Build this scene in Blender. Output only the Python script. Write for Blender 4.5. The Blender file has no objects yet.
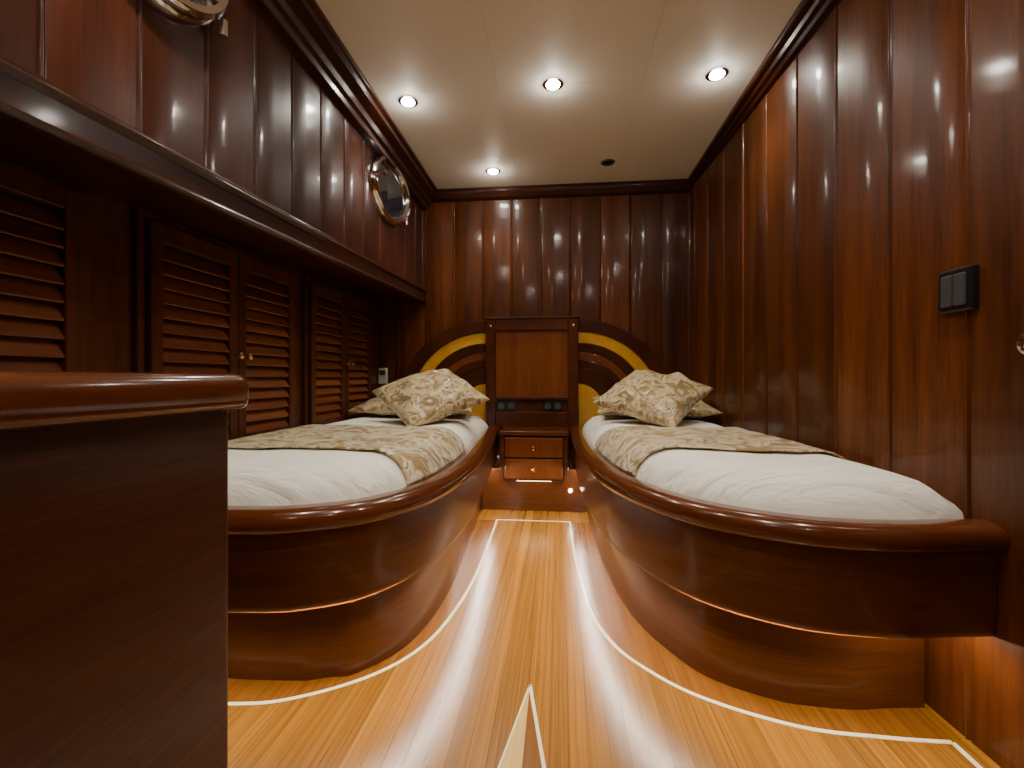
import bpy, bmesh, math, random
from mathutils import Vector, Matrix, noise
random.seed(4)
D=3.0
CZ=0.78
def xr(y): return 0.80+0.04*(3-y)      # right wall plane (hull taper)
XL=-1.20                                # lower left wall
XU=-0.90                                # upper left wall
YB=-1.3                                 # rear wall
ZC=2.0
col=bpy.context.scene.collection

# ---------------------------------------------------------------- materials
def nt(name):
    m=bpy.data.materials.new(name); m.use_nodes=True
    t=m.node_tree; b=t.nodes['Principled BSDF']
    return m,t,b
def wood(name,dark,light,rough=.25,scale=(14,14,.9),coat=.28,island=.25,coat_rough=.10,pore=.35,bump=.03,spec=.22,lo=.32,hi=.68):
    m,t,b=nt(name); N=t.nodes; L=t.links
    tc=N.new('ShaderNodeTexCoord'); mp=N.new('ShaderNodeMapping'); mp.inputs['Scale'].default_value=scale
    L.new(tc.outputs['Object'],mp.inputs['Vector'])
    geo=N.new('ShaderNodeNewGeometry')
    mul=N.new('ShaderNodeVectorMath'); mul.operation='SCALE'; mul.inputs[0].default_value=(37,23,11)
    L.new(geo.outputs['Random Per Island'],mul.inputs['Scale'])
    add=N.new('ShaderNodeVectorMath'); L.new(mp.outputs[0],add.inputs[0]); L.new(mul.outputs[0],add.inputs[1])
    n1=N.new('ShaderNodeTexNoise'); n1.inputs['Scale'].default_value=1.3; n1.inputs['Detail'].default_value=6; n1.inputs['Distortion'].default_value=.4
    n2=N.new('ShaderNodeTexNoise'); n2.inputs['Scale'].default_value=9; n2.inputs['Detail'].default_value=4
    L.new(add.outputs[0],n1.inputs['Vector']); L.new(add.outputs[0],n2.inputs['Vector'])
    mx=N.new('ShaderNodeMix'); mx.inputs[0].default_value=pore
    L.new(n1.outputs[0],mx.inputs[2]); L.new(n2.outputs[0],mx.inputs[3])
    cr=N.new('ShaderNodeValToRGB'); cr.color_ramp.elements[0].position=lo; cr.color_ramp.elements[1].position=hi
    cr.color_ramp.elements[0].color=(*dark,1); cr.color_ramp.elements[1].color=(*light,1)
    L.new(mx.outputs[0],cr.inputs[0])
    mr=N.new('ShaderNodeMapRange'); mr.inputs[3].default_value=1-island; mr.inputs[4].default_value=1+island
    L.new(geo.outputs['Random Per Island'],mr.inputs[0])
    hs=N.new('ShaderNodeHueSaturation'); L.new(mr.outputs[0],hs.inputs['Value']); L.new(cr.outputs[0],hs.inputs['Color'])
    L.new(hs.outputs[0],b.inputs['Base Color'])
    b.inputs['Roughness'].default_value=rough; b.inputs['Specular IOR Level'].default_value=spec
    b.inputs['Coat Weight'].default_value=coat; b.inputs['Coat Roughness'].default_value=coat_rough
    bp=N.new('ShaderNodeBump'); bp.inputs['Strength'].default_value=bump; bp.inputs['Distance'].default_value=.01
    L.new(mx.outputs[0],bp.inputs['Height']); L.new(bp.outputs[0],b.inputs['Normal'])
    return m
def plain(name,c,rough=.5,metal=0,bump=0,bscale=40,coat=0):
    m,t,b=nt(name); N=t.nodes; L=t.links
    n=N.new('ShaderNodeTexNoise'); n.inputs['Scale'].default_value=bscale; n.inputs['Detail'].default_value=4
    tc=N.new('ShaderNodeTexCoord'); L.new(tc.outputs['Object'],n.inputs['Vector'])
    cr=N.new('ShaderNodeValToRGB')
    cr.color_ramp.elements[0].color=(c[0]*.92,c[1]*.92,c[2]*.92,1); cr.color_ramp.elements[1].color=(min(1,c[0]*1.06),min(1,c[1]*1.06),min(1,c[2]*1.06),1)
    L.new(n.outputs[0],cr.inputs[0]); L.new(cr.outputs[0],b.inputs['Base Color'])
    b.inputs['Roughness'].default_value=rough; b.inputs['Metallic'].default_value=metal; b.inputs['Coat Weight'].default_value=coat
    if bump:
        bp=N.new('ShaderNodeBump'); bp.inputs['Strength'].default_value=bump; bp.inputs['Distance'].default_value=.02
        L.new(n.outputs[0],bp.inputs['Height']); L.new(bp.outputs[0],b.inputs['Normal'])
    return m
def emis(name,c,s):
    m,t,b=nt(name); b.inputs['Base Color'].default_value=(*c,1)
    b.inputs['Emission Color'].default_value=(*c,1); b.inputs['Emission Strength'].default_value=s
    return m
MD=(.048,.0100,.0022); ML=(.155,.043,.0072)
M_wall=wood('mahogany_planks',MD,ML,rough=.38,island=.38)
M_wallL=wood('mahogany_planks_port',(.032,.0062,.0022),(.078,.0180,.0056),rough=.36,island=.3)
M_trim=wood('mahogany_trim_long',(.022,.005,.002),(.050,.013,.005),scale=(14,.9,14),rough=.30)
M_trimx=wood('mahogany_trim_cross',(.024,.005,.002),(.060,.015,.005),scale=(.9,14,14),rough=.30)
M_louv=wood('mahogany_louvre',(.115,.030,.009),(.26,.078,.021),scale=(14,.9,14),rough=.4,coat=.1,island=.15)
M_louvf=wood('mahogany_louvre_frame',(.045,.0115,.004),(.115,.032,.009),rough=.38,coat=.1,island=.15)
M_bed=wood('mahogany_bed_panel',(.058,.015,.0032),(.120,.034,.0065),scale=(1.0,1.0,34),rough=.34,island=.0,coat=.25,pore=.6)
M_rail=wood('mahogany_bed_rail',(.065,.0155,.004),(.140,.037,.0085),scale=(1.5,1.5,14),rough=.22,coat=.55,island=.0)
M_desk=wood('mahogany_desk',(.038,.0095,.0036),(.076,.021,.007),scale=(2,1.2,40),rough=.42,island=.0,coat=.12,pore=.65)
M_hbp=wood('mahogany_inset_panel',(.12,.031,.006),(.205,.059,.012),rough=.36,island=.05,coat=.2)
M_hbd=wood('mahogany_headboard',(.038,.009,.003),(.095,.025,.007),scale=(5,14,5),rough=.30)
M_gold=wood('satinwood_inlay',(.54,.26,.025),(.72,.38,.05),scale=(5,10,5),rough=.4,island=.05,coat=.3)
M_light=wood('maple_inlay',(.85,.72,.42),(.95,.87,.58),scale=(5,5,5),rough=.3,island=.05,coat=.3)
M_star=wood('maple_star',(.60,.36,.11),(.74,.49,.18),scale=(30,1.2,5),rough=.3,island=.05,coat=.3)
M_teak=wood('teak_floor',(.150,.053,.0050),(.44,.185,.022),scale=(75,.5,5),rough=.26,coat=.35,coat_rough=.24,island=.18,pore=.5,bump=.01,spec=.5,lo=.30,hi=.70)
M_teakd=wood('teak_floor_dark',(.15,.048,.006),(.29,.105,.015),scale=(75,.5,5),rough=.26,coat=.35,coat_rough=.24,island=.1,pore=.5,bump=.01,spec=.5)
M_sub=plain('recess_shade_paint',(.012,.006,.004),.7)  # near-black colour standing in for shade behind the louvre slats
M_subf=plain('floor_caulk',(.07,.025,.005),.7)
M_ceil=plain('ceiling_vinyl',(.84,.81,.74),.5,bump=.03,bscale=120)
M_chrome=plain('chrome',(.75,.75,.76),.12,1)
M_brass=plain('brass',(.75,.50,.20),.25,1)
M_black=plain('black_plastic',(.010,.010,.011),.3)
M_grey=plain('grey_plastic',(.06,.06,.065),.35)
M_white=plain('white_plastic',(.75,.72,.66),.35)
M_bulb=emis('lamp_lens',(1,.94,.85),220)
M_lamp=emis('small_lamp_lens',(1,.90,.72),40)
M_led=emis('led_strip',(1,.92,.78),112)
M_ledw=emis('led_strip_warm',(1,.72,.38),14)
def glassm():
    m,t,b=nt('porthole_glass'); b.inputs['Base Color'].default_value=(.02,.025,.035,1); b.inputs['Roughness'].default_value=.04
    b.inputs['Coat Weight'].default_value=1; return m
M_glass=glassm()
def sheet(name,c):
    m,t,b=nt(name); N=t.nodes; L=t.links
    tc=N.new('ShaderNodeTexCoord'); mp=N.new('ShaderNodeMapping'); mp.inputs['Scale'].default_value=(3,14,5); mp.inputs['Rotation'].default_value=(0,0,.25)
    L.new(tc.outputs['Object'],mp.inputs[0])
    n=N.new('ShaderNodeTexNoise'); n.inputs['Scale'].default_value=1.5; n.inputs['Detail'].default_value=3; n.inputs['Distortion'].default_value=1.0
    L.new(mp.outputs[0],n.inputs['Vector'])
    bp=N.new('ShaderNodeBump'); bp.inputs['Strength'].default_value=.5; bp.inputs['Distance'].default_value=.035
    L.new(n.outputs[0],bp.inputs['Height']); L.new(bp.outputs[0],b.inputs['Normal'])
    b.inputs['Base Color'].default_value=(*c,1); b.inputs['Roughness'].default_value=.7; b.inputs['Sheen Weight'].default_value=.15
    return m
M_sheet=sheet('white_bed_linen',(.93,.90,.80))
def damask(name,a,bcol,sc=9):
    m,t,b=nt(name); N=t.nodes; L=t.links
    tc=N.new('ShaderNodeTexCoord')
    n=N.new('ShaderNodeTexNoise'); n.inputs['Scale'].default_value=sc; n.inputs['Detail'].default_value=2.5; n.inputs['Distortion'].default_value=2.2
    L.new(tc.outputs['Object'],n.inputs['Vector'])
    cr=N.new('ShaderNodeValToRGB'); e=cr.color_ramp.elements
    e[0].position=.42; e[0].color=(*a,1); e[1].position=.50; e[1].color=(*bcol,1)
    x=cr.color_ramp.elements.new(.60); x.color=(*bcol,1)
    x=cr.color_ramp.elements.new(.66); x.color=(a[0]*.85,a[1]*.95,a[2]*1.15,1)
    L.new(n.outputs[0],cr.inputs[0]); L.new(cr.outputs[0],b.inputs['Base Color'])
    n2=N.new('ShaderNodeTexNoise'); n2.inputs['Scale'].default_value=14; n2.inputs['Detail'].default_value=3
    L.new(tc.outputs['Object'],n2.inputs['Vector'])
    ad=N.new('ShaderNodeMath'); ad.operation='ADD'; L.new(cr.outputs[0],ad.inputs[0]); L.new(n2.outputs[0],ad.inputs[1])
    bp=N.new('ShaderNodeBump'); bp.inputs['Strength'].default_value=.6; bp.inputs['Distance'].default_value=.025
    L.new(ad.outputs[0],bp.inputs['Height']); L.new(bp.outputs[0],b.inputs['Normal'])
    b.inputs['Roughness'].default_value=.31; b.inputs['Sheen Weight'].default_value=.3
    return m
M_dam=damask('damask_brocade',(.27,.175,.060),(.56,.44,.23),12)
M_dam2=damask('damask_runner',(.36,.235,.085),(.70,.59,.38),9)

# ---------------------------------------------------------------- helpers
def mk(name,verts,faces,mat,parent=None,smooth=False,bevel=0,seg=2,auto=True):
    me=bpy.data.meshes.new(name); me.from_pydata([tuple(v) for v in verts],[],faces)
    bm=bmesh.new(); bm.from_mesh(me); bmesh.ops.recalc_face_normals(bm,faces=bm.faces); bm.to_mesh(me); bm.free()
    me.materials.append(mat)
    o=bpy.data.objects.new(name,me); col.objects.link(o)
    if parent: o.parent=parent
    if smooth:
        for p in me.polygons: p.use_smooth=True
        if auto:
            try: me.set_sharp_from_angle(angle=math.radians(40))
            except Exception: pass
    if bevel:
        md=o.modifiers.new('bevel','BEVEL'); md.width=bevel; md.segments=seg; md.limit_method='ANGLE'
    return o
def empty(name,loc=(0,0,0)):
    e=bpy.data.objects.new(name,None); e.empty_display_size=.1; col.objects.link(e); return e
def bx(V,F,x0,x1,y0,y1,z0,z1,M=None):
    n=len(V)
    P=[(x0,y0,z0),(x1,y0,z0),(x1,y1,z0),(x0,y1,z0),(x0,y0,z1),(x1,y0,z1),(x1,y1,z1),(x0,y1,z1)]
    if M: P=[tuple(M@Vector(p)) for p in P]
    V+=P
    for f in ((0,3,2,1),(4,5,6,7),(0,1,5,4),(1,2,6,5),(2,3,7,6),(3,0,4,7)): F.append(tuple(n+i for i in f))
def box(name,x0,x1,y0,y1,z0,z1,mat,parent=None,bevel=.004,seg=2):
    V=[];F=[]; bx(V,F,x0,x1,y0,y1,z0,z1); return mk(name,V,F,mat,parent,bevel=bevel,seg=seg)
def prism(name,poly,axis,a,b,mat,parent=None,bevel=0):
    def P(p,c):
        return {'x':(c,p[0],p[1]),'y':(p[0],c,p[1]),'z':(p[0],p[1],c)}[axis]
    n=len(poly); V=[P(p,a) for p in poly]+[P(p,b) for p in poly]
    F=[tuple(range(n)),tuple(range(n,2*n))]+[(i,(i+1)%n,n+(i+1)%n,n+i) for i in range(n)]
    return mk(name,V,F,mat,parent,bevel=bevel)
def catmull(P,n=10):
    out=[]
    for i in range(len(P)-1):
        p0=Vector(P[max(i-1,0)]);p1=Vector(P[i]);p2=Vector(P[i+1]);p3=Vector(P[min(i+2,len(P)-1)])
        for k in range(n):
            t=k/n
            out.append(.5*((2*p1)+(-p0+p2)*t+(2*p0-5*p1+4*p2-p3)*t*t+(-p0+3*p1-3*p2+p3)*t**3))
    out.append(Vector(P[-1])); return out
def normals(C,side):
    N=[]
    for i in range(len(C)):
        d=(C[min(i+1,len(C)-1)]-C[max(i-1,0)]).normalized()
        N.append(Vector((-d.y,d.x))*side)
    return N
def off(C,N,o,k=0):
    return [c+n*(o*(1+k*abs(n.y))) for c,n in zip(C,N)]
def sweep(name,C,N,prof,mat,parent=None,k=0,smooth=True,clip=None):
    m=len(prof);V=[];F=[]
    rings=[off(C,N,o,k) for o,z in prof]
    for i in range(len(C)):
        for j,(o,z) in enumerate(prof):
            p=rings[j][i]; x=p.x;y=p.y
            if clip: x,y=clip(x,y)
            V.append((x,y,z))
    for i in range(len(C)-1):
        for j in range(m):
            a=i*m+j;b=i*m+(j+1)%m
            F.append((a,b,b+m,a+m))
    F.append(tuple(range(m))); F.append(tuple(range((len(C)-1)*m,len(C)*m)))
    return mk(name,V,F,mat,parent,smooth=smooth)
def cyl(V,F,c,r,h,axis='z',n=24,r2=None):
    r2=r if r2 is None else r2
    s=len(V); c=Vector(c)
    ax={'x':Vector((1,0,0)),'y':Vector((0,1,0)),'z':Vector((0,0,1))}[axis]
    u={'x':Vector((0,1,0)),'y':Vector((1,0,0)),'z':Vector((1,0,0))}[axis]; w=ax.cross(u)
    for q,rr in ((0,r),(h,r2)):
        for i in range(n):
            a=2*math.pi*i/n; V.append(tuple(c+ax*q+(u*math.cos(a)+w*math.sin(a))*rr))
    F.append(tuple(range(s,s+n))); F.append(tuple(range(s+n,s+2*n)))
    for i in range(n): F.append((s+i,s+(i+1)%n,s+n+(i+1)%n,s+n+i))
def lathe(name,prof,c,axis,mat,parent=None,n=28,sy=1,sz=1):
    c=Vector(c)
    ax={'x':Vector((1,0,0)),'-x':Vector((-1,0,0)),'y':Vector((0,1,0)),'-y':Vector((0,-1,0)),'z':Vector((0,0,1)),'-z':Vector((0,0,-1))}[axis]
    u=Vector((0,1,0)) if 'x' in axis else Vector((1,0,0)); w=ax.cross(u)
    V=[];F=[];m=len(prof)
    for i in range(n):
        a=2*math.pi*i/n
        for r,h in prof: V.append(tuple(c+ax*h+(u*math.cos(a)*sy+w*math.sin(a)*sz)*r))
    for i in range(n):
        for j in range(m-1):
            a=i*m+j;b=((i+1)%n)*m+j
            F.append((a,a+1,b+1,b))
    F.append(tuple(i*m for i in range(n))); F.append(tuple(i*m+m-1 for i in range(n)))
    return mk(name,V,F,mat,parent,smooth=True)

# ---------------------------------------------------------------- planked walls
def planks(name,p0,p1,z0,z1,w,start,mat,inward,bead=.0042):
    p0=Vector(p0);p1=Vector(p1);L=(p1-p0).length;d=(p1-p0)/L;n=Vector(inward)
    V=[];F=[]
    cuts=[0]; s=start
    while s<L-.02:
        if s>.02: cuts.append(s)
        s+=w
    cuts.append(L)
    def wedge(prof):
        k=len(V);m=len(prof)
        for q in (0,1):
            for s,h in prof:
                p=p0+d*s+n*h
                zz=(z0(s) if callable(z0) else z0) if q==0 else z1
                V.append((p.x,p.y,zz))
        F.append(tuple(range(k,k+m)));F.append(tuple(range(k+m,k+2*m)))
        for i in range(m): F.append((k+i,k+(i+1)%m,k+m+(i+1)%m,k+m+i))
    for a,b in zip(cuts[:-1],cuts[1:]):
        prof=[(a,-.03)]
        prof+=[(a+.001,-.005),(a+.002,-.001),(a+.004,0)]
        e=b-bead*2-.006
        prof+=[((a+e)/2,.0003)]
        prof+=[(e,0),(e+.0012,-.003),(e+.003,-.003)]
        for i in range(0,7):
            t=math.pi*i/6; prof.append((b-.001-bead-bead*math.cos(t),-.001+bead*1.1*math.sin(t)))
        prof+=[(b-.0003,-.005),(b,-.03)]
        wedge(prof)
    return mk(name,V,F,mat,smooth=True)
planks('wall_back',(XL,D),(xr(D),D),0,ZC,.188,.14,M_wall,(0,-1))
pR1=Vector((xr(D),D)); dR=(pR1-Vector((xr(YB),YB))).normalized(); nR=(-dR.y,dR.x)
DY=.905
planks('wall_right',(xr(DY),DY),pR1,0,ZC,.225,.205,M_wall,nR)
planks('wall_right',(xr(YB),YB),(xr(.045),.045),0,ZC,.245,.2,M_wall,nR)
planks('wall_right',(xr(.045),.045),(xr(DY),DY),1.835,ZC,.245,.2,M_wall,nR)
def zled(y): return 1.285+.030*(y-.67)
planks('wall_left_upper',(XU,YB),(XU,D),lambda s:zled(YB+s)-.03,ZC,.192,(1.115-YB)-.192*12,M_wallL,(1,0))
box('wall_left',XL-.04,XL,YB,D+.03,0,1.5,M_louvf,bevel=0)
box('wall_rear',XL-.04,xr(YB)+.04,YB-.04,YB,0,ZC,M_wall,bevel=0)
# ceiling in panels
V=[];F=[]
ys=[YB-.04,-.6,.25,1.1,1.95,2.56,D+.04]
for a,b in zip(ys[:-1],ys[1:]):
    for xa,xb in ((XL-.04,-.26),(-.26,.34),(.34,1.05)):
        bx(V,F,xa+.0005,xb-.0005,a+.0005,b-.0005,ZC,ZC+.03)
bx(V,F,XL-.04,1.05,YB-.04,D+.04,ZC+.003,ZC+.05)
mk('ceiling',V,F,M_ceil)

# floor boards
V=[];F=[]
bx(V,F,XL-.04,1.05,YB-.04,D+.04,-.06,-.002)
fb=mk('floor_base',V,F,M_subf)
V=[];F=[]
bw=.042;x=-1.24
while x<1.04:
    bx(V,F,x,x+bw-.0008,YB-.04,D+.03,-.0019,0)
    x+=bw
floor=mk('floor',V,F,M_teak)
fb.parent=floor

# crown mouldings / ledges
prism('trim_1',[(XU-.0,ZC),(-.785,ZC),(-.785,1.985),(-.80,1.975),(-.80,1.955),(-.835,1.935),(-.845,1.915),(-.86,1.905),(-.865,1.885),(-.892,1.88),(-.9,1.875)],'y',YB,D,M_trim,bevel=.003)
prism('trim_2',[(D,ZC),(D-.05,ZC),(D-.05,1.975),(D-.04,1.965),(D-.03,1.945),(D-.012,1.935),(D,1.93)],'x',-.9,.80,M_trimx,bevel=.003)
V=[];prof=[(0,0),(0,-.02),(.3,-.028),(.55,-.045),(.85,-.06),(1,-.066)]
F=[]
for y in (YB,D):
    for t,dz in prof: V.append((.775+(xr(y)+.01-.775)*t,y,ZC+dz))
    V.append((xr(y)+.01,y,ZC))
n=len(prof)+1
for i in range(n-1): F.append((i,i+1,n+i+1,n+i))
F+= [tuple(range(n)),tuple(range(n,2*n)),(n-1,0,n,2*n-1)]
mk('trim_3',V,F,M_trim,bevel=.003)
V=[];F=[]
pr=[(XL,.0),(-.885,0),(-.872,-.004),(-.868,-.010),(-.874,-.016),(-.880,-.020),(-.880,-.066),(-.874,-.070),(-.872,-.076),(-.880,-.082),(-.90,-.085),(-.97,-.075),(XL,-.04)]
m=len(pr)
yy=[YB,.2,1,1.8,2.4,D]
for y in yy:
    for px,dz in pr: V.append((px,y,zled(y)+dz))
for i in range(len(yy)-1):
    for j in range(m):
        a=i*m+j;b=i*m+(j+1)%m;F.append((a,b,b+m,a+m))
F+=[tuple(range(m)),tuple(range((len(yy)-1)*m,len(yy)*m))]
mk('trim_4',V,F,M_trim,smooth=True)
V=[];F=[]
for y in yy:
    for i in range(8):
        a=2*math.pi*i/8; V.append((XU+.003+.006*math.cos(a),y,zled(y)+.008+.009*math.sin(a)))
for i in range(len(yy)-1):
    for j in range(8):
        a=i*8+j;b=i*8+(j+1)%8;F.append((a,b,b+8,a+8))
mk('trim_5',V,F,M_trim,smooth=True)

# ---------------------------------------------------------------- louvred cabinets
def louvre(name,y0,y1,knob,fw=.042):
    e=empty(name)
    z0,z1=.53,1.235; xf=XL+.036
    V=[];F=[]
    bx(V,F,XL,xf,y0,y0+fw,z0,z1);bx(V,F,XL,xf,y1-fw,y1,z0,z1)
    bx(V,F,XL,xf,y0+fw,y1-fw,z1-.055,z1);bx(V,F,XL,xf,y0+fw,y1-fw,z0,z0+.045)
    mk('frame',V,F,M_louvf,e,bevel=.004)
    box('recess_shade_sheet',XL,XL+.003,y0+fw-.01,y1-fw+.01,z0+.04,z1-.05,M_sub,e,bevel=0)  # dark sheet paints the recess shade between the slats
    V=[];F=[]
    z=z0+.062
    while z<z1-.065:
        M=Matrix.Translation((XL+.019,0,z))@Matrix.Rotation(math.radians(58),4,'Y')
        bx(V,F,-.026,.026,y0+fw,y1-fw,-.0035,.0035,M)
        z+=.043
    mk('slats',V,F,M_louv,e,bevel=.0028,seg=2)
    ky=y1-.022 if knob>0 else y0+.022
    lathe('knob',[(.006,0),(.005,.012),(.011,.017),(.014,.024),(.012,.032),(.004,.036)],(xf,ky,.86),'x',M_brass,e,n=18)
def surround(name,y0,y1):
    V=[];F=[];w=.028
    bx(V,F,XL-.001,XL+.02,y0-w,y0-.003,.50,1.262);bx(V,F,XL-.001,XL+.02,y1+.003,y1+w,.50,1.262)
    bx(V,F,XL-.001,XL+.02,y0-.003,y1+.003,1.239,1.262)
    return mk(name,V,F,M_louvf,bevel=.004)
louvre('louvered_cabinet_door',.68,1.05,-1,.058)
louvre('louvered_cabinet_door',1.225,1.588,1)
louvre('louvered_cabinet_door',1.592,1.955,-1)
louvre('louvered_cabinet_door',2.095,2.443,1)
louvre('louvered_cabinet_door',2.447,2.795,-1)
surround('trim_6',.68,1.05);surround('trim_7',1.225,1.955);surround('trim_8',2.095,2.795)

# ---------------------------------------------------------------- beds
def inpoly_dist(p,poly):
    best=9
    for i in range(len(poly)):
        a=poly[i];b=poly[(i+1)%len(poly)];ab=b-a
        t=max(0,min(1,(p-a).dot(ab)/max(ab.length_squared,1e-9)))
        best=min(best,(p-(a+ab*t)).length)
    return best
def build_bed(P,side,wallx,run):
    e=empty('bed')
    C=catmull(P,8)
    N=normals(C,side)
    wall=wallx
    def clip(x,y):
        if side>0: return (min(x,wall(y)-.002),y)
        return (max(x,wall(y)+.002),y)
    rail=[]
    for i in range(13):
        a=math.pi*(-.5+i/12)
        rail.append((.028-.028*math.cos(a),.458+.028*math.sin(a)))
    rail+=[(.05,.488),(.068,.484),(.075,.476),(.075,.43)]
    sweep('rail',C,N,rail,M_rail,e,clip=clip)
    sweep('upper_panel',C,N,[(.022,.435),(.026,.27),(.030,.257),(.036,.253),(.20,.253),(.20,.27),(.07,.27),(.07,.435)],M_bed,e,clip=clip)
    sweep('lower_panel',C,N,[(.10,0),(.10,.256),(.125,.256),(.125,0)],M_bed,e,k=.9,clip=clip)
    sweep('led_strip',C[:-3],N[:-3],[(.048,.2515),(.048,.2475),(.056,.2475),(.056,.2515)],M_led,e,k=.2,clip=clip)
    q=-13 if side>0 else -1  # right blocker stops short so the strip lights the panel near the wall
    sweep('added_led_blocker',C[:q],N[:q],[(.060,.2535),(.060,.234),(.064,.234),(.064,.2535)],M_bed,e,k=.2,clip=clip)  # added hidden blocker keeping strip light off the lower panel
    Ci=off(C,N,.076)
    poly=[Vector(clip(p.x,p.y)) for p in Ci]
    yend=2.89
    poly=[p for p in poly if p.y<=yend]
    first=Vector((poly[0].x,yend))
    last=poly[-1]
    wl=[]
    wy=last.y
    k=14
    sgn=1 if side>0 else -1
    for i in range(0,k+1):
        y=wy+(yend-wy)*i/k; wl.append(Vector((wall(y)-sgn*.006,y)))
    poly=[first]+poly+wl
    n=len(poly)
    mk('deck',[(p.x,p.y,.41) for p in poly]+[(p.x,p.y,.432) for p in poly],[tuple(range(n)),tuple(range(n,2*n))]+[(i,(i+1)%n,n+(i+1)%n,n+i) for i in range(n)],M_bed,e)
    R=[];tot=[0]
    for i in range(n): tot.append(tot[-1]+(poly[(i+1)%n]-poly[i]).length)
    K=150
    for q in range(K):
        s=tot[-1]*q/K
        for i in range(n):
            if tot[i+1]>=s:
                f=(s-tot[i])/max(tot[i+1]-tot[i],1e-9); R.append(poly[i].lerp(poly[(i+1)%n],f)); break
    def hz(p,extra=0):
        d=inpoly_dist(p,poly); rr=.13
        t=min(d/rr,1)
        w=.006*noise.noise(Vector((p.x*5,p.y*4,side)))+.003*noise.noise(Vector((p.x*13,p.y*9,side+3)))
        return .452+(.112)*(1-(1-t)**2.2)**.55+w*t+extra
    cen=sum(R,Vector((0,0)))/K
    rs=[1,.99,.975,.955,.93,.9,.86,.81,.75,.68,.6,.5,.4,.28,.15]
    V=[];F=[]
    for p in R: V.append((p.x,p.y,.433))
    for r in rs:
        for p in R:
            q=cen.lerp(p,r); V.append((q.x,q.y,hz(q)))
    V.append((cen.x,cen.y,hz(cen)))
    for j in range(len(rs)):
        for i in range(K):
            a=j*K+i;b=j*K+(i+1)%K;F.append((a,b,b+K,a+K))
    t=len(rs)*K
    for i in range(K): F.append((t+i,t+(i+1)%K,len(V)-1))
    F.append(tuple(range(K)))
    mk('mattress',V,F,M_sheet,e,smooth=True,auto=False)
    def innerx(y):
        for i in range(len(poly)-k-2):
            a=poly[i];b=poly[i+1]
            if (a.y-y)*(b.y-y)<=0 and a.y!=b.y:
                return a.x+(b.x-a.x)*(y-a.y)/(b.y-a.y)
        return poly[0].x
    V=[];F=[];nu,nv=26,60
    for j in range(nu+1):
        for i in range(nv+1):
            f=i/nv
            y=run[0]+(run[1]-run[0])*j/nu+.018*math.sin(f*5+side)+.05*(f if side<0 else 0)*(1 if j==0 else .6)
            xi=innerx(y)+sgn*.004; xo=wall(y)-sgn*.045
            x=xi+(xo-xi)*(f**1.5)
            z=hz(Vector((x,y)))+.007+.0035*noise.noise(Vector((x*9,y*14,5)))
            V.append((x,y,z))
    for j in range(nu):
        for i in range(nv):
            a=j*(nv+1)+i;F.append((a,a+1,a+nv+2,a+nv+1))
    o=mk('bed_runner',V,F,M_dam2,None,smooth=True,auto=False)
    o.modifiers.new('s','SOLIDIFY').thickness=.005
    o.modifiers['s'].offset=1
    return e
PR=[(.06,2.88),(.06,2.70),(.062,2.355),(.081,1.90),(.127,1.513),(.21,1.265),(.32,1.107),(.486,1.007),(.66,.983),(.80,1.0),(.885,1.012)]
PL=[(-.365,2.88),(-.36,2.70),(-.328,2.207),(-.302,1.70),(-.328,1.30),(-.427,1.076),(-.573,.975),(-.721,.945),(-.95,.94),(-1.195,.94)]
build_bed(PR,1,lambda y:xr(y),(1.43,2.02))
build_bed(PL,-1,lambda y:XL,(1.27,1.90))

# pillows
def pillow(name,c,w,h,t,rot,mat,seed=0,parent=None):
    n=40;V=[];F=[]
    M=Matrix.Translation(c)@Matrix.Rotation(rot[0],4,'X')@Matrix.Rotation(rot[1],4,'Y')@Matrix.Rotation(rot[2],4,'Z')
    idx={}
    for s in (1,-1):
        for j in range(n+1):
            for i in range(n+1):
                u=2*i/n-1;v=2*j/n-1
                u=math.sin(u*math.pi/2);v=math.sin(v*math.pi/2)
                edge=(i in(0,n) or j in(0,n))
                if edge and s<0: idx[(s,i,j)]=idx[(1,i,j)];continue
                x=w/2*u*(1-.08*(1-v*v)); y=h/2*v*(1-.08*(1-u*u))
                z=s*t/2*((1-u*u)**.42)*((1-v*v)**.42)
                q=Vector((x*7,y*7,seed+s))
                am=(1-u*u)*(1-v*v)
                z+=(.030*noise.noise(q)+.018*noise.noise(q*2.3))*min(1,am*3)
                idx[(s,i,j)]=len(V);V.append(tuple(M@Vector((x,y,z))))
        for j in range(n):
            for i in range(n):
                F.append((idx[(s,i,j)],idx[(s,i+1,j)],idx[(s,i+1,j+1)],idx[(s,i,j+1)]))
    return mk(name,V,F,mat,parent,smooth=True,auto=False)
r=math.radians
pillow('bed_pillow',(.50,2.64,.632),.62,.42,.11,(r(8),0,0),M_dam,1)
pillow('bed_pillow',(-.80,2.62,.632),.68,.42,.11,(r(8),0,0),M_dam,2)
pillow('throw_cushion',(.445,2.31,.694),.42,.40,.15,(r(27),r(-5),r(-38)),M_dam,3)
pillow('throw_cushion',(-.635,2.24,.694),.43,.41,.15,(r(27),r(3),r(42)),M_dam,4)

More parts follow.
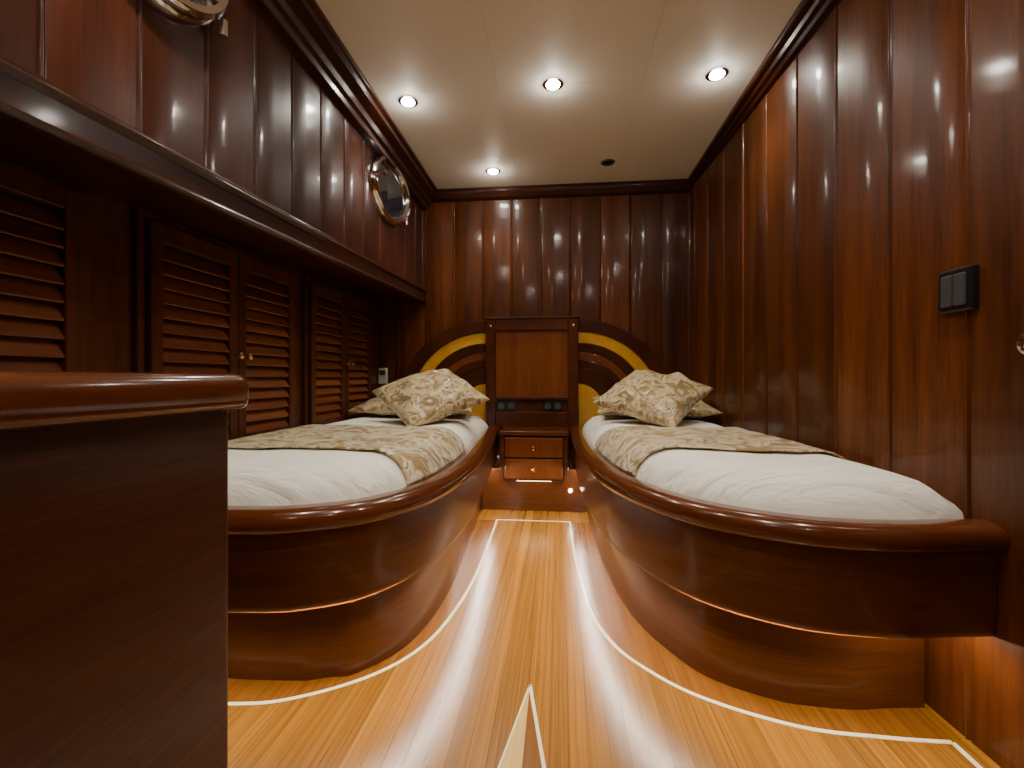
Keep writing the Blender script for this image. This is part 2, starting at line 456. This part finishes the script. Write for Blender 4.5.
# ---------------------------------------------------------------- headboard
hb=empty('headboard')
HL,HR=-.465,.112; yf=2.90
V=[];F=[]
bx(V,F,HL,HL+.062,yf,D,.42,1.15);bx(V,F,HR-.062,HR,yf,D,.42,1.15)
bx(V,F,HL+.062,HR-.062,yf,D,1.08,1.15);bx(V,F,HL+.062,HR-.062,yf,D,.645,.665);bx(V,F,HL+.062,HR-.062,yf+.01,D,.47,.57)
mk('frame',V,F,M_hbd,hb,bevel=.004)
box('inset_panel',HL+.06,HR-.06,yf+.02,D,.66,1.085,M_hbp,hb)
box('socket_backboard',HL+.06,HR-.06,yf+.02,D,.56,.65,M_hbd,hb)
box('cap',HL-.008,HR+.008,yf-.008,D,1.15,1.160,M_hbd,hb)
for x in (HL+.031,HR-.031): lathe('brass_stud',[(.009,0),(.008,.004),(.003,.006)],(x,yf,1.105),'-y',M_brass,hb,n=14)
def band(name,cx,sg,r0,r1,th,mat,cz=.60,rx=.585,rz=.55,z0=.44):
    n=30;O=[];I=[]
    for i in range(n+1):
        a=(math.pi/2)*i/n
        O.append((cx+sg*rx*r1*math.cos(a),cz+rz*r1*math.sin(a)))
        I.append((cx+sg*rx*r0*math.cos(a),cz+rz*r0*math.sin(a)))
    O=[(cx+sg*rx*r1,z0)]+O; I=[(cx+sg*rx*r0,z0)]+I
    V=[];F=[]
    for y in (D-.005,D-th):
        V+=[(p[0],y,p[1]) for p in O]+[(p[0],y,p[1]) for p in I]
    m=len(O)
    for i in range(m-1):
        F.append((i,i+1,m+i+1,m+i)); F.append((2*m+i,2*m+i+1,3*m+i+1,3*m+i))
        F.append((i,i+1,2*m+i+1,2*m+i)); F.append((m+i,m+i+1,3*m+i+1,3*m+i))
    F.append((0,m,3*m,2*m)); F.append((m-1,2*m-1,4*m-1,3*m-1))
    mk(name,V,F,mat,hb,bevel=.003)
for cx,sg in ((HL,-1),(HR,1)):
    band('outer_arch',cx,sg,.86,1.0,.045,M_hbd)
    band('gold_arch',cx,sg,.73,.86,.034,M_gold)
    band('fan_board',cx,sg,.63,.727,.030,M_hbd)
    band('fan_board',cx,sg,.54,.627,.026,M_hbp)
    band('fan_board',cx,sg,.45,.537,.030,M_hbd)
    band('fan_board',cx,sg,.27,.447,.026,M_hbd)
    band('gold_quadrant',cx,sg,.01,.26,.034,M_gold)
# nightstand
ns=empty('nightstand')
NL,NR=-.350,.052; ny=2.66
box('top',NL,NR,ny-.012,D-.11,.452,.478,M_rail,ns,bevel=.008,seg=3)
V=[];F=[]
bx(V,F,NL+.006,NR-.006,ny+.012,2.89,.19,.452)
bx(V,F,NL+.006,NL+.03,ny,ny+.02,.19,.452);bx(V,F,NR-.03,NR-.006,ny,ny+.02,.19,.452)
mk('carcass',V,F,M_hbd,ns,bevel=.003)
for z0,z1 in ((.205,.318),(.328,.440)):
    box('drawer_front',NL+.034,NR-.034,ny-.006,ny+.014,z0,z1,M_hbp,ns,bevel=.005)
    lathe('drawer_knob',[(.007,0),(.006,.012),(.013,.018),(.016,.026),(.012,.034),(.004,.037)],((NL+NR)/2,ny-.006,(z0+z1)/2),'-y',M_brass,ns,n=18)
box('plinth',NL-.11,NR+.11,2.74,2.78,0,.25,M_bed,ns)
box('plinth_led',NL+.10,NR-.10,2.70,2.708,.183,.189,M_ledw,ns,bevel=0)
lathe('plinth_lamp',[(.010,0),(.010,.006),(.004,.009)],(.060,2.74,.125),'-y',M_lamp,ns,n=16)
def socket(name,c,w,h):
    e=empty(name);x,y,z=c
    box('plate',x-w/2,x+w/2,y-.009,y,z-h/2,z+h/2,M_black,e)
    for s in (-1,1):
        lathe('insert',[(.020,0),(.020,.003),(.016,.003),(.015,.001)],(x+s*w/4,y-.009,z),'-y',M_grey,e,n=20)
socket('power_socket',(-.335,yf+.02,.605),.125,.062)
socket('power_socket',(-.045,yf+.02,.605),.125,.062)
e=empty('wall_control')
box('plate',-1.195,-1.135,D-.022,D-.004,.74,.845,M_white,e,bevel=.005)
box('display',-1.185,-1.145,D-.026,D-.02,.80,.832,M_grey,e,bevel=.001)
e=empty('light_switch')
yS=1.12;xS=xr(yS)
box('plate',xS-.014,xS+.002,yS-.045,yS+.045,.925,1.02,M_black,e,bevel=.004)
box('rocker',xS-.019,xS-.012,yS-.032,yS-.002,.938,1.007,M_grey,e,bevel=.003)
box('rocker_2',xS-.019,xS-.012,yS+.002,yS+.032,.938,1.007,M_grey,e,bevel=.003)
# door on right, near
e=empty('door_1')
V=[];F=[]
x0=xr(.8)
bx(V,F,x0-.03,x0+.02,.845,.90,0,1.83);bx(V,F,x0-.02,x0+.03,.05,.10,0,1.83);bx(V,F,x0-.03,x0+.03,.05,.90,1.78,1.83)
mk('casing',V,F,M_trim,e,bevel=.008)
box('leaf',x0-.008,x0+.03,.10,.845,.01,1.78,M_hbp,e)
lathe('door_knob',[(.022,0),(.022,.005),(.009,.008),(.009,.03),(.022,.038),(.026,.05),(.020,.062),(.006,.066)],(x0-.03,.885,.84),'-x',M_chrome,e,n=20)
# portholes
def porthole(name,yc,zc,ry,rz,openang):
    e=empty(name)
    lathe('outer_ring',[(.80,0),(.80,.022),(.84,.034),(.92,.036),(.98,.026),(1.0,.010),(1.0,0)],(XU-.004,yc,zc),'x',M_chrome,e,n=48,sy=ry,sz=rz)
    lathe('glass',[(.80,0),(.80,.012),(.01,.012)],(XU-.002,yc,zc),'x',M_glass,e,n=48,sy=ry,sz=rz)
    o1=lathe('hinged_frame',[(.74,.0),(.74,.018),(.80,.030),(.88,.030),(.94,.018),(.94,.0)],(0,0,0),'x',M_chrome,e,n=48,sy=ry,sz=rz)
    o2=lathe('hinged_glass',[(.75,.004),(.75,.012),(.01,.012)],(0,0,0),'x',M_glass,e,n=48,sy=ry,sz=rz)
    for o in (o1,o2):
        o.matrix_world=Matrix.Translation((XU+.036,yc+ry*.9,zc))@Matrix.Rotation(openang,4,'Z')@Matrix.Translation((0,-ry*.9,0))
    for a in (-.5,.5):
        V=[];F=[];cyl(V,F,(XU+.03,yc+ry*.97,zc+a*rz-.02),.012,.04,'z',12)
        mk('hinge',V,F,M_chrome,e,smooth=True)
    V=[];F=[];cyl(V,F,(XU+.02,yc-ry*.98,zc),.009,.06,'x',12)
    cyl(V,F,(XU+.07,yc-ry*.98-.02,zc),.012,.04,'y',12)
    mk('wing_latch',V,F,M_chrome,e,smooth=True)
porthole('window_1',2.36,1.755,.225,.170,r(-10))
porthole('window_2',.93,1.768,.205,.165,r(-5))

# ---------------------------------------------------------------- desk
dk=empty('desk_cabinet')
dx,dy=-.424,.567
def dcurve(dx,dy,rad,nseg=10):
    C=[Vector((dx,YB+.01)),Vector((dx,-.5)),Vector((dx,0)),Vector((dx,.3))]
    for i in range(nseg+1):
        a=math.pi/2*i/nseg; C.append(Vector((dx-rad+rad*math.cos(a),dy-rad+rad*math.sin(a))))
    C+= [Vector((-.8,dy)),Vector((XL+.04,dy))]
    return C
C=dcurve(dx,dy,.012)
poly=[(c.x,c.y) for c in C]+[(XL+.04,YB+.01)]
prism('body',poly,'z',0,.747,M_desk,dk,bevel=0)
C2=dcurve(dx+.022,dy+.022,.03)
top=[(.006,.741),(.002,.744),(0,.752),(0,.768),(.003,.777),(.009,.783),(.018,.7855),(.06,.786),(.06,.741)]
NN=normals(C2,1)
sweep('top_nosing',C2,NN,top,M_rail,dk)
prism('top',[(p.x,p.y) for p in off(C2,NN,.055)]+[(XL+.04,YB+.01)],'z',.7465,.7858,M_desk,dk)
box('catch_plate',dx,dx+.003,.455,.475,.27,.30,M_brass,dk,bevel=.001)

# ---------------------------------------------------------------- floor inlays
def flat(name,poly,z,mat):
    n=len(poly);V=[(p[0],p[1],-.005) for p in poly]+[(p[0],p[1],z) for p in poly]
    return mk(name,V,[tuple(range(n)),tuple(range(n,2*n))]+[(i,(i+1)%n,n+(i+1)%n,n+i) for i in range(n)],mat,floor)
def strip(name,C,w,z,mat):
    N=normals(C,1);a=off(C,N,-w/2);b=off(C,N,w/2)
    V=[(p.x,p.y,z) for p in a]+[(p.x,p.y,z) for p in b];n=len(C)
    V+=[(p.x,p.y,-.003) for p in a]+[(p.x,p.y,-.003) for p in b]
    F=[]
    for i in range(n-1):
        F+=[(i,i+1,n+i+1,n+i),(i,i+1,2*n+i+1,2*n+i),(n+i,n+i+1,3*n+i+1,3*n+i)]
    return mk(name,V,F,mat,floor)
WR=[(.053,2.55),(.066,2.05),(.10,1.60),(.150,1.405),(.222,1.29),(.341,1.183),(.529,1.105),(.70,1.09),(.835,1.09)]
WL=[(-.345,2.55),(-.331,1.924),(-.343,1.613),(-.385,1.358),(-.475,1.197),(-.632,1.083),(-.79,1.042),(-1.15,1.03)]
strip('inlay_line',catmull(WR,8),.011,.0012,M_light)
strip('inlay_line',catmull(WL,8),.011,.0012,M_light)
strip('inlay_line',[Vector((-.345,2.55)),Vector((.053,2.55))],.011,.0012,M_light)
strip('inlay_line',[Vector((.835,1.09)),Vector((.86,-1.2))],.011,.0012,M_light)
def border(W,B):
    V=[(p.x,p.y,.0006) for p in W]+[(p.x,p.y,.0006) for p in B];n=len(W)
    return mk('floor_border',V,[(i,i+1,n+i+1,n+i) for i in range(n-1)],M_teakd,floor)
def bord(W,P,side):
    Wc=catmull(W,8); C=catmull(P,8);N=normals(C,side);B0=off(C,N,.104,.9)
    B=[min(B0,key=lambda q:(q-w).length) for w in Wc]
    border(Wc,B)
bord(WR,PR,1); bord(WL,PL,-1)
sx,sy=-.076,.55
tips=[]
for i in range(8):
    a=math.pi/4*i
    R_=(.635 if i in (0,4) else .30) if i%2==0 else .135
    tips.append((sx+math.sin(a)*R_,sy+math.cos(a)*R_))
for i in range(0,8,2):
    t=tips[i]; l=tips[i-1]; rr=tips[(i+1)%8]
    flat('star_light',[(sx,sy),l,t],.0012,M_star)
    flat('star_dark',[(sx,sy),t,rr],.0012,M_teakd)
    strip('star_edge',[Vector(t),Vector(rr)],.008,.0018,M_light)
    strip('star_edge',[Vector(t),Vector(l)],.004,.0018,M_light)

# ---------------------------------------------------------------- ceiling fixtures + lights
def downlight(x,y,power=21):
    e=empty('recessed_downlight')
    lathe('bezel',[(.043,0),(.043,.003),(.036,.005),(.029,.004),(.027,.001)],(x,y,ZC),'-z',M_chrome,e,n=28)
    lathe('lens',[(.027,0),(.027,.006),(.018,.010),(.006,.012)],(x,y,ZC-.002),'-z',M_bulb,e,n=24)
    l=bpy.data.lights.new('bulb','SPOT'); l.energy=power; l.color=(1,.89,.74); l.spot_size=r(120); l.spot_blend=.9; l.shadow_soft_size=.025
    o=bpy.data.objects.new('bulb',l); o.location=(x,y,ZC-.022); o.parent=e; col.objects.link(o)
    l=bpy.data.lights.new('ceiling_fill_halo','POINT'); l.energy=.5; l.color=(1,.91,.77); l.shadow_soft_size=.03  # added fill light, brightens the ceiling around each downlight
    o=bpy.data.objects.new('ceiling_fill_halo',l); o.location=(x,y,ZC-.060); o.parent=e; col.objects.link(o)
for x,y in ((-.666,2.0),(-.029,1.945),(.627,1.948),(-.393,2.726)):
    downlight(x,y,20)
for x,y in ((-.62,.75),(0,.45),(.60,.75)): downlight(x,y,23)
for x,y in ((-.4,-.5),(.4,-.5)): downlight(x,y,10)
e=empty('ceiling_speaker')
lathe('bezel',[(.040,0),(.040,.004),(.034,.008),(.028,.006),(.026,.0)],(.269,2.68,ZC),'-z',M_grey,e,n=28)
lathe('grille',[(.027,0),(.027,.002),(.01,.003)],(.269,2.68,ZC),'-z',M_black,e,n=24)

w=bpy.data.worlds.new('world'); bpy.context.scene.world=w; w.use_nodes=True
w.node_tree.nodes['Background'].inputs[0].default_value=(.02,.02,.03,1)
cd=bpy.data.cameras.new('camera'); co=bpy.data.objects.new('camera',cd); col.objects.link(co)
cd.sensor_width=36; cd.lens=36*467/1024; cd.clip_start=.01; cd.shift_y=-6/1024
co.location=(0,0,CZ); co.rotation_euler=(math.pi/2,0,math.radians(5.87))
bpy.context.scene.camera=co
